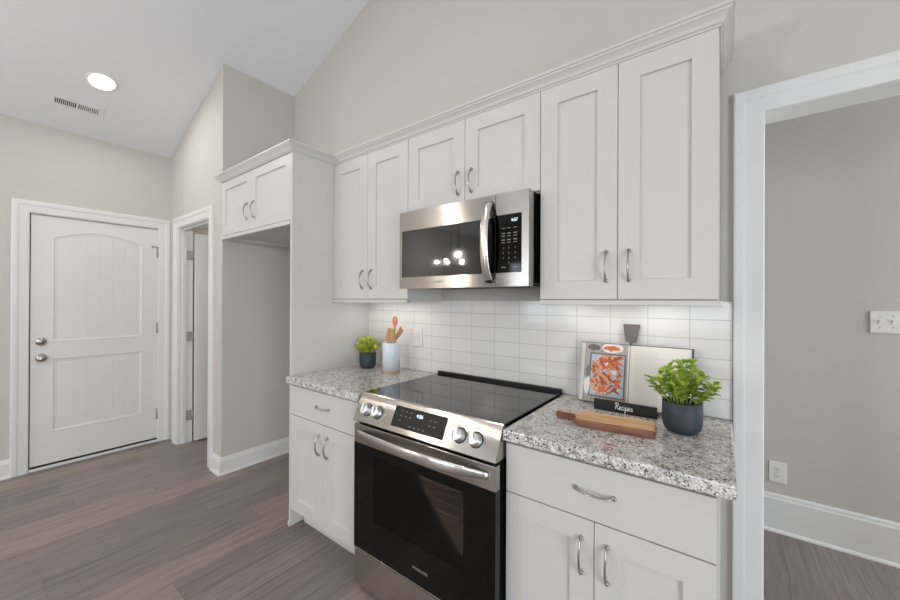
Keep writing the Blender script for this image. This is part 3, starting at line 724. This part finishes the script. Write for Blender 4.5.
downlight(-3.75, -3.9, 'unseen round recessed light added in the ceiling over the far end of the room')  # likewise unseen, put in only for its light
vt = thing('ceiling_vent', 'white slotted air vent in the sloped ceiling near the entry-door wall', 'vent', (-4.06, -1.28, cz(-4.06)))
m = ceilM(-4.065, -1.285); VW, VL = .12, .30
b = BM(); q = BM(); plate(q, [(-VW/2, -VL/2), (VW/2, -VL/2), (VW/2, VL/2), (-VW/2, VL/2)], [[(-VW/2+.03, -VL/2+.025), (VW/2-.03, -VL/2+.025), (VW/2-.03, -.006), (-VW/2+.03, -.006)], [(-VW/2+.03, .006), (VW/2-.03, .006), (VW/2-.03, VL/2-.025), (-VW/2+.03, VL/2-.025)]], 'xy', .0005, .006); merge(b, q, m); obj('frame', b, CEIL, vt)
b = BM(); q = BM(); box(q, -VW/2+.028, VW/2-.028, -VL/2+.02, VL/2-.02, .0006, .0012); merge(b, q, m); obj('duct_backing', b, DARKSLOT, vt)
b = BM()
for k in range(24):
    y = -VL/2+.028+k*(VL-.056)/23
    if abs(y) < .006: continue
    q = bmesh.new(); bmesh.ops.create_cube(q, size=1); bmesh.ops.transform(q, matrix=Matrix.Translation((0, y, .0032)) @ Matrix.Rotation(.5 if y > 0 else -.5, 4, 'X') @ Matrix.Diagonal((VW-.062, .0055, .0012, 1)), verts=q.verts); merge(b, q, m)
obj('louvres', b, PLASTIC, vt)

# pendants in the room, seen mirrored in the appliances
def pendant(x, y, z, label):
    t = thing('pendant_light', label, 'pendant light', (x, y, z), 'glass pendant lights')
    top = gable(x)
    b = BM(); lathe(b, [(0, 0), (.06, 0), (.06, -.02), (0, -.025)], (x, y, top-.002), 24); obj('canopy', b, BLACK, t)
    b = BM(); tube(b, [(x, y, top-.02), (x, y, z+.10)], .004, 8); lathe(b, [(0, .04), (.018, .04), (.018, .11), (0, .115)], (x, y, z), 16); obj('cord', b, BLACK, t)
    b = BM(); lathe(b, [(0, -.045), (.018, -.04), (.030, -.015), (.028, .01), (.014, .035), (0, .04)], (x, y, z), 20); obj('bulb', b, CLEAR, t)
    l = bpy.data.lights.new('pendant_lamp', 'POINT'); l.energy = 19; l.shadow_soft_size = .014; l.color = (1, .93, .84)
    lo = bpy.data.objects.new('pendant_lamp', l); C.objects.link(lo); lo.parent = t; lo.location = (0, 0, -.01)
pendant(-2.56, -2.56, 1.94, 'single-bulb pendant hanging from the vaulted ceiling, mirrored in the microwave door')
pendant(-1.35, -2.56, 1.94, 'single-bulb pendant hanging from the vaulted ceiling, mirrored in the range')
ch = thing('chandelier', 'small five-bulb chandelier in the dining end of the room, mirrored in the microwave door', 'chandelier', (-3.75, -4.0, 1.9))
b = BM(); tube(b, [(-3.75, -4.0, cz(-3.75)-.003), (-3.75, -4.0, 2.0)], .005, 8); lathe(b, [(0, -.05), (.03, -.03), (.03, .05), (0, .08)], (-3.75, -4, 2.0), 16); obj('stem', b, BLACK, ch)
for k in range(5):
    a = k*2*math.pi/5; ex, ey = -3.75+.24*math.cos(a), -4+.24*math.sin(a)
    b = BM(); tube(b, [(-3.75+.028*math.cos(a), -4+.028*math.sin(a), 2.0), (-3.75+.15*math.cos(a), -4+.15*math.sin(a), 1.96), (ex, ey, 2.0)], .006, 8); ar = obj('arm', b, BLACK, ch)
    b = BM(); lathe(b, [(0, 0), (.014, .005), (.018, .03), (0, .07)], (ex, ey, 2.006), 12); obj('bulb', b, CLEAR, ar)
    l = bpy.data.lights.new('chandelier_lamp', 'POINT'); l.energy = 5; l.shadow_soft_size = .009; l.color = (1, .9, .78)
    lo = bpy.data.objects.new('chandelier_lamp', l); C.objects.link(lo); lo.parent = ch; lo.location = (ex+3.75, ey+4.0, .135)

# ------------------------------------------------------------------ things on the counters
def pot(t, x, y, z, R, H, m):
    b = BM(); P = [(0, 0), (R*.62, 0), (R*.80, H*.05), (R*.93, H*.16), (R*.985, H*.35), (R, H*.6), (R*.985, H), (R*.95, H+.0015), (R*.915, H), (R*.92, H*.85), (R*.5, H*.82), (0, H*.82)]
    lathe(b, P, (x, y, z), 48)
    obj('pot', b, m, t)
    b = BM(); lathe(b, [(0, H*.822), (R*.90, H*.824), (R*.6, H*.87), (0, H*.89)], (x, y, z), 28); obj('soil', b, SOIL, t)
def leaf(b, base, d, L_, W_, bend, mi=0):
    d = d.normalized(); s = d.cross(Vector((0, 0, 1)))
    if s.length < .1: s = Vector((1, 0, 0))
    s.normalize(); n = s.cross(d); rows = []
    for t, wf in ((0, .12), (.2, .72), (.45, 1.0), (.7, .86), (.88, .5), (1, .0)):
        c = base+d*(L_*t)-n*(-.5)*0+n*(-bend*L_*t*t); hw = W_/2*wf
        if wf == 0: rows.append([b.verts.new(c)])
        else: rows.append([b.verts.new(c-s*hw+n*hw*.35), b.verts.new(c), b.verts.new(c+s*hw+n*hw*.35)])
    for r, q in zip(rows, rows[1:]):
        if len(q) == 1: fs = [b.faces.new((r[0], r[1], q[0])), b.faces.new((r[1], r[2], q[0]))]
        else: fs = [b.faces.new((r[0], r[1], q[1], q[0])), b.faces.new((r[1], r[2], q[2], q[1]))]
        for f in fs: f.smooth = True; f.material_index = mi
def plant(x, y, z, R, H, label, nst, spread, height, lL, lW, seed, m, ramt=(0, 0)):
    rnd = random.Random(seed)
    t = thing('potted_plant', label, 'plant', (x, y, z), 'potted plants on the counters')
    pot(t, x, y, z, R, H, POT)
    st = BM(); lf = bmesh.new(); top = z+H*.88
    for i in range(nst):
        az = i*2.39996+rnd.uniform(-.3, .3); q = math.sqrt((i+.5)/nst); lean = q*spread*rnd.uniform(.8, 1.1)
        hh = height*(1-.62*q*q)*rnd.uniform(.85, 1.1); r0 = R*.6*q
        p0 = Vector((x+r0*math.cos(az), y+r0*math.sin(az), top-.008)); e = Vector((x+(lean)*math.cos(az)*ramt[0]+lean*math.cos(az)*(1-ramt[0]), y+lean*.85*math.sin(az), top+hh))
        if e.y > -.03: e.y = -.03
        mid = p0.lerp(e, .5)+Vector((0, 0, hh*.18)); pts = [p0]
        for k in range(1, 7):
            u = k/6; pts.append(p0*(1-u)**2+mid*2*u*(1-u)+e*u*u)
        tube(st, pts, [.0013*(1-.5*k/6) for k in range(7)], 5)
        for k in range(2, 7):
            d = (pts[k]-pts[k-1]).normalized(); nn = 2 if k < 6 else 3
            for j in range(nn):
                a2 = rnd.uniform(0, 6.28); sd = Vector((math.cos(a2), math.sin(a2), rnd.uniform(-.1, .5)))
                dd = (sd*.9+d*(.5 if k < 6 else .9)).normalized(); s = rnd.uniform(.7, 1.1)
                if pts[k].y+dd.y*lL > -.014: dd.y = -abs(dd.y)
                leaf(lf, pts[k], dd, lL*s, lW*s, rnd.uniform(.05, .35))
    obj('stems', st, m, t); obj('foliage', lf, m, t)
    return t
plant(-.1165, -.268, CT+.0005, .0625, .108, 'leafy green plant in a dark round pot beside the open cookbook', 36, .116, .142, .029, .024, 5, LEAF)
plant(-1.942, -.150, CT+.0005, .056, .105, 'small yellow-green plant in a charcoal pot beside the white crock', 40, .100, .115, .024, .019, 9, LEAFY)

# crock with utensils
cx, cy, cR, cH = -1.714, -.150, .0575, .190
ck_ = thing('utensil_crock', 'white ceramic utensil crock with a pale wooden base band', 'crock', (cx, cy, CT+.0005))
b = BM(); lathe(b, [(0, 0), (cR-.002, 0), (cR-.001, .002), (cR-.001, .014), (0, .014)], (cx, cy, CT+.0005), 48); obj('base_band', b, WOODBAND, ck_)
b = BM(); lathe(b, [(0, .0143), (cR, .0143), (cR, cH-.002), (cR-.002, cH), (cR-.005, cH-.002), (cR-.005, .022), (0, .022)], (cx, cy, CT+.0005), 48); obj('body', b, CERAMIC, ck_)
def utensil(name, label, foot, top, head, m, roll=0):
    """handle from foot to top, head outline (u, v) starting at the top of the handle, facing the room"""
    f, tp = Vector(foot), Vector(top); d = (tp-f).normalized(); n = Vector((math.sin(roll), -math.cos(roll), 0)); u = d.cross(n).normalized(); n = u.cross(d)
    b = BM(); tube(b, [f, f.lerp(tp, .5), tp+d*.01], [.005, .0055, .006], 10)
    q = BM()
    if head == 'spoon':
        P = [(.021*math.cos(a)*(1 if math.sin(a) > 0 else 1), .034+.032*math.sin(a)) for a in [2*math.pi*k/28 for k in range(28)]]
        H = [(.007*math.cos(a), .044+.009*math.sin(a)) for a in [2*math.pi*k/16 for k in range(16)]]
        plate(q, P, [H[::-1]], 'xy', -.003, .003)
    else: plate(q, head[0], head[1:], 'xy', -.0028, .0028)
    mm = Matrix.Identity(4)
    for i in range(3): mm[i][0] = u[i]; mm[i][1] = d[i]; mm[i][2] = n[i]; mm[i][3] = tp[i]
    merge(b, q, mm); tag(obj(name, b, m), label, 'utensil', 'wooden utensils in the crock')
zb = CT+.024
utensil('wooden_spoon', 'reddish wooden spoon with a hole in its bowl, tallest utensil in the white crock', (cx-.01, cy+.03, zb), (cx-.004, cy+.035, 1.205), 'spoon', SPOOND)
utensil('wooden_turner', 'broad flat wooden turner standing in front in the white crock', (cx+.012, cy-.02, zb), (cx+.020, cy-.026, 1.108), [[(-.010, 0), (.010, 0), (.038, .012), (.030, .088), (-.018, .092), (-.046, .012)]], SPOONW, .1)
utensil('wooden_spatula', 'slanted wooden spatula leaning right in the white crock', (cx-.022, cy+.0, zb), (cx+.034, cy+.004, 1.124), [[(-.008, 0), (.008, 0), (.030, .03), (.052, .078), (.018, .098), (-.004, .03)]], SPOONW, -.1)

# cutting board
b = BM(); cbx, cby, ca = -.322, -.362, math.radians(6)
out = []
def arc(cx_, cy_, r, a0, a1, n=6): return [(cx_+r*math.cos(math.radians(a0+(a1-a0)*k/n)), cy_+r*math.sin(math.radians(a0+(a1-a0)*k/n))) for k in range(n+1)]
out = arc(.118, -.056, .016, -90, 0)+arc(.118, .038, .016, 0, 90)+arc(-.098, .030, .022, 90, 165)+[(-.140, .012), (-.150, .009), (-.175, .010)]+arc(-.198, -.001, .013, 90, 270)+[(-.175, -.012), (-.150, -.012), (-.138, -.020)]+arc(-.105, -.050, .022, 185, 270)
tb = thing('cutting_board', 'thick wooden paddle cutting board lying in front of the cookbook stand', 'cutting board', (cbx, cby, CT+.0005)); tb.rotation_euler = (0, 0, ca)
bd = BM(); plate(bd, [p for p in out], [], 'xy', 0, .026)
bmesh.ops.remove_doubles(bd, verts=bd.verts, dist=1e-5)
me = [e for e in bd.edges if abs(e.verts[0].co.z-e.verts[1].co.z) < 1e-5 and len(e.link_faces) == 2 and e.calc_face_angle(0) > .8]
bmesh.ops.bevel(bd, geom=me, offset=.004, segments=2, affect='EDGES')
ml = bpy.data.meshes.new('board'); bd.to_mesh(ml); bd.free(); ml.materials.append(BOARDW); ml.materials.append(BOARDD)
for p in ml.polygons:
    if abs(p.normal.z) < .7 or p.center.x < -.128: p.material_index = 1
ob = bpy.data.objects.new('board', ml); C.objects.link(ob); ob.parent = tb
b = BM(); tube(b, [(-.198+.007*math.cos(a), -.001+.007*math.sin(a), .0262) for a in [2*math.pi*k/12 for k in range(13)]], .0012, 6)
ml = bpy.data.meshes.new('ring'); b.to_mesh(ml); b.free(); ml.materials.append(BOARDD); ob = bpy.data.objects.new('hole_rim', ml); C.objects.link(ob); ob.parent = tb

# cookbook stand and open cookbook; local u = right, v = up the lean, w = towards the room
la = math.radians(12.5); BO = Vector((-.325, -.117, .928))
LV = Vector((0, math.sin(la), math.cos(la))); LW = Vector((0, -math.cos(la), math.sin(la)))
LM = Matrix.Identity(4)
for i in range(3): LM[i][0] = (1, 0, 0)[i]; LM[i][1] = LV[i]; LM[i][2] = LW[i]; LM[i][3] = BO[i]
sx0, sx1 = -.443, -.2055
cs = thing('cookbook_stand', 'black metal cookbook stand with a Recipes sign and a spatula-shaped back', 'stand', (-.325, -.14, CT+.0005))
b = BM(); box(b, sx0, sx1, -.178, -.174, CT+.0005, .9605, .0006); sg = obj('sign', b, STANDM, cs)
b = BM(); box(b, sx0, sx1, -.174, -.118, CT+.0005, CT+.004, .0005); box(b, sx0+.03, sx1-.03, -.12, -.03, CT+.0005, CT+.004, .0005)
obj('ledge', b, STANDM, cs)
b = BM(); q = BM()
plate(q, [(-.006, -.010), (.006, -.010), (.006, .276), (.022, .280), (.034, .355), (.031, .358), (-.031, .358), (-.034, .355), (-.022, .280), (-.006, .276)], [], 'xy', -.020, -.016)
merge(b, q, Matrix.Translation((.0, 0, 0)) @ LM); obj('spatula_back', b, SPATM, cs, label='bronze-grey spatula-shaped back')
# hand lettered word on the sign
ST = {'R': [[(.0, 0), (.10, .5), (.16, 1.0)], [(-.04, .82), (.14, 1.02), (.42, .98), (.48, .78), (.34, .58), (.10, .52), (.26, .40), (.38, .08), (.54, .02)]],
      'e': [[(-.04, .12), (.12, .20), (.28, .36), (.24, .50), (.10, .44), (.04, .22), (.12, .02), (.26, .04), (.38, .16)]],
      'c': [[(.28, .42), (.18, .50), (.06, .40), (.02, .20), (.10, .02), (.24, .03), (.36, .16)]],
      'i': [[(.04, .48), (.04, .12), (.12, .01), (.24, .14)], [(.06, .68), (.09, .72)]],
      'p': [[(.04, .50), (.03, .1), (-.02, -.46), (-.10, -.50), (-.06, -.28), (.06, .02), (.10, .40), (.22, .50), (.32, .36), (.28, .12), (.14, .03), (.30, .03), (.42, .14)]],
      's': [[(-.02, .12), (.14, .34), (.18, .52), (.20, .40), (.28, .18), (.20, .01), (.02, .04)]]}
b = BM(); hx = -.3575; S_ = .026
for chh, adv in (('R', .54), ('e', .36), ('c', .34), ('i', .22), ('p', .40), ('e', .36), ('s', .3)):
    for s in ST[chh]:
        P = [Vector((hx+p[0]*S_, -.1787, .9285+p[1]*S_)) for p in s]; R_ = []
        for i in range(len(P)-1):          # Catmull-Rom smoothing
            p0, p1, p2, p3 = P[max(i-1, 0)], P[i], P[i+1], P[min(i+2, len(P)-1)]
            for k in range(4):
                t = k/4; R_.append(.5*((2*p1)+(p2-p0)*t+(2*p0-5*p1+4*p2-p3)*t*t+(3*p1-p0-3*p2+p3)*t**3))
        R_.append(P[-1]); tube(b, R_, .00125, 6, 1, (0, 1, 0))
    hx += adv*S_
obj('lettering', b, WHITEINK, sg, label='white handwritten word Recipes')

bk = thing('cookbook', 'open cookbook with a carrot photograph on its left page, propped on the black stand', 'book', (-.325, -.13, .92))
def loc(build, name, m, parent, label=None):
    b = BM(); q = BM(); build(q); merge(b, q, LM); return obj(name, b, m, parent, label=label)
PW, PH = .202, .262
def cover(q): box(q, -PW-.006, -.004, -.012, PH+.003, -.0155, -.013, .0005) if False else None
loc(lambda q: (box(q, -PW-.006, -.003, -.004, PH+.004, -.0150, -.0125, .0006), box(q, .003, PW+.030, -.004, PH+.004, -.0150, -.0125, .0006), box(q, -.0035, .0035, -.004, PH+.004, -.0154, -.0135, .0006)), 'cover', COVER, bk)
def pageblock(s, W, splay):
    def f(q):
        n = 14; top = []; bot = []
        for k in range(n+1):
            t = k/n; x = s*(.001+W*t); zt = -.0122+.0125*(math.sin(min(1, t*3)*math.pi/2))*(1-.28*t); top.append((x, zt)); bot.append((s*(.001+(W+splay)*t), -.0123))
        P = top+bot[::-1]
        if s < 0: P = P[::-1]
        A = [q.verts.new((x, 0, z)) for x, z in P]; B = [q.verts.new((x, PH, z)) for x, z in P]
        N_ = len(P)
        for i in range(N_): q.faces.new((A[i], A[(i+1) % N_], B[(i+1) % N_], B[i]))
        q.faces.new(A); q.faces.new(B[::-1]); bmesh.ops.recalc_face_normals(q, faces=q.faces)
    return f
lp = loc(pageblock(-1, PW-.014, .018), 'page_block', PAPER, bk); rp = loc(pageblock(1, PW+.018, .004), 'page_block', PAPER, bk)
def ztop(t): return -.0122+.0125*(math.sin(min(1, t*3)*math.pi/2))*(1-.28*t)
# the printed picture: thin layers of ink following the page, carrots on a tray
rnd = random.Random(3); LWD = PW-.014
pic = BM()
def onpage(x, v, lay):
    t = min(1, max(0, abs(x)/LWD)); return (x, v, ztop(t)+.0003+lay)
def ink(poly, lay, mi, cutn=12):
    q = bmesh.new(); vs = [q.verts.new((p[0], p[1], 0)) for p in poly]; q.faces.new(vs)
    for k in range(1, 40):
        x = -LWD*k/40
        bmesh.ops.bisect_plane(q, geom=q.verts[:]+q.edges[:]+q.faces[:], plane_co=(x, 0, 0), plane_no=(1, 0, 0))
    for v in q.verts: v.co = Vector(onpage(v.co.x, v.co.y, lay))
    for f in q.faces:
        f.material_index = mi
        if f.normal.z < 0: f.normal_flip()
    merge(pic, q)
ink([(-LWD+.001, .001), (-.008, .001), (-.008, PH-.001), (-LWD+.001, PH-.001)], 0, 0)
for k in range(5): ink([(-LWD+.001+.036*k, .001), (-LWD+.004+.036*k, .001), (-LWD+.004+.036*k, PH-.001), (-LWD+.001+.036*k, PH-.001)], .00005, 1)
tx0, tx1, ty0, ty1 = -.158, -.020, .030, .212
ink([(tx0-.006, ty0-.006), (tx1+.006, ty0-.006), (tx1+.006, ty1+.006), (tx0-.006, ty1+.006)], .0001, 2)
ink([(tx0, ty0), (tx1, ty0), (tx1, ty1), (tx0, ty1)], .00015, 3)
for k in range(14):
    x, y = rnd.uniform(tx0+.01, tx1-.02), rnd.uniform(ty0+.01, ty1-.02); ink([(x, y), (x+.018, y+.002), (x+.020, y+.016), (x+.004, y+.019)], .0002, rnd.choice((4, 4, 7)))
for k in range(80):
    x, y = rnd.uniform(tx0+.012, tx1-.012), rnd.uniform(ty0+.012, ty1-.012); a = rnd.choice((rnd.gauss(1.0, .35), rnd.gauss(2.4, .4))); L_ = rnd.uniform(.035, .065); w = rnd.uniform(.0045, .0075)
    d = Vector((math.cos(a), math.sin(a))); s = Vector((-d.y, d.x))
    P = [Vector((x, y))-d*L_/2-s*w*.25, Vector((x, y))+d*L_*.38-s*w, Vector((x, y))+d*L_/2, Vector((x, y))+d*L_*.38+s*w, Vector((x, y))-d*L_/2+s*w*.25]
    P = [(min(tx1-.001, max(tx0+.001, p.x)), min(ty1-.001, max(ty0+.001, p.y))) for p in P]
    try: ink(P, .00025+k*.00001, rnd.choice((5, 5, 6, 8)))
    except Exception: pass
def blob(cx_, cy_, rx, ry, mi, lay, n=20, wob=.1):
    ink([(min(-.009, max(-LWD+.002, cx_+rx*(1+rnd.uniform(-wob, wob))*math.cos(6.283*k/n))), min(PH-.002, max(.002, cy_+ry*(1+rnd.uniform(-wob, wob))*math.sin(6.283*k/n)))) for k in range(n)], lay, mi)
blob(-.070, .243, .045, .022, 4, .0011, 20, .02); blob(-.070, .242, .033, .013, 5, .0012, 14, .35); blob(-.150, .242, .028, .014, 2, .0012)
blob(-.172, .075, .013, .045, 4, .0011); blob(-.172, .130, .010, .030, 7, .0012, 16, .3)
pb = BM(); merge(pb, pic, LM)
obj('page_photograph', pb, [mat('print_taupe', (172, 164, 156), .6), mat('print_grey', (132, 124, 118), .6), mat('print_tray_edge', (104, 100, 102), .6), mat('print_tray', (182, 190, 204), .6), mat('print_white', (226, 222, 220), .6), mat('print_orange', (204, 112, 66), .6), mat('print_dark_orange', (158, 76, 48), .6), mat('print_sage', (120, 126, 112), .6), mat('print_light_orange', (224, 154, 116), .6)], lp, label='colour photograph of roast carrots on a tray')
# faint lines of print on the right page
tl = BM(); q = BM()
for k in range(22):
    v = PH-.022-k*.0095
    if v < .02: break
    x0, x1 = .022, .022+(.175 if k % 5 != 4 else .09)*rnd.uniform(.85, 1)
    if k < 3: x1 = .11
    n = 12
    for j in range(n):
        a, c = x0+(x1-x0)*j/n, x0+(x1-x0)*(j+.86)/n
        za = -.0122+.0125*(math.sin(min(1, a/(PW+.018)*3)*math.pi/2))*(1-.28*a/(PW+.018)); zc = -.0122+.0125*(math.sin(min(1, c/(PW+.018)*3)*math.pi/2))*(1-.28*c/(PW+.018))
        q.faces.new([q.verts.new(p) for p in ((a, v, za+.0004), (c, v, zc+.0004), (c, v+.0022, zc+.0004), (a, v+.0022, za+.0004))])
merge(tl, q, LM); obj('printed_lines', tl, GREYINK, rp)

# unseen ceiling fixture, added to brighten the pantry behind the half-open door
t = thing('pantry_fill_light', 'small round flush light added out of view on the pantry ceiling to brighten the door', 'light', (-3.8, .3, 2.40))
b = BM(); lathe(b, [(0, 0), (.08, 0), (.08, .012), (.07, .0395), (0, .0395)], (-3.8, .3, 2.40), 28); obj('shade', b, LAMP, t)
l = bpy.data.lights.new('pantry_fill_lamp', 'POINT'); l.energy = 7; l.shadow_soft_size = .08; l.color = (1, .93, .84)
lo = bpy.data.objects.new('pantry_fill_lamp', l); C.objects.link(lo); lo.parent = t; lo.location = (0, 0, -.1)
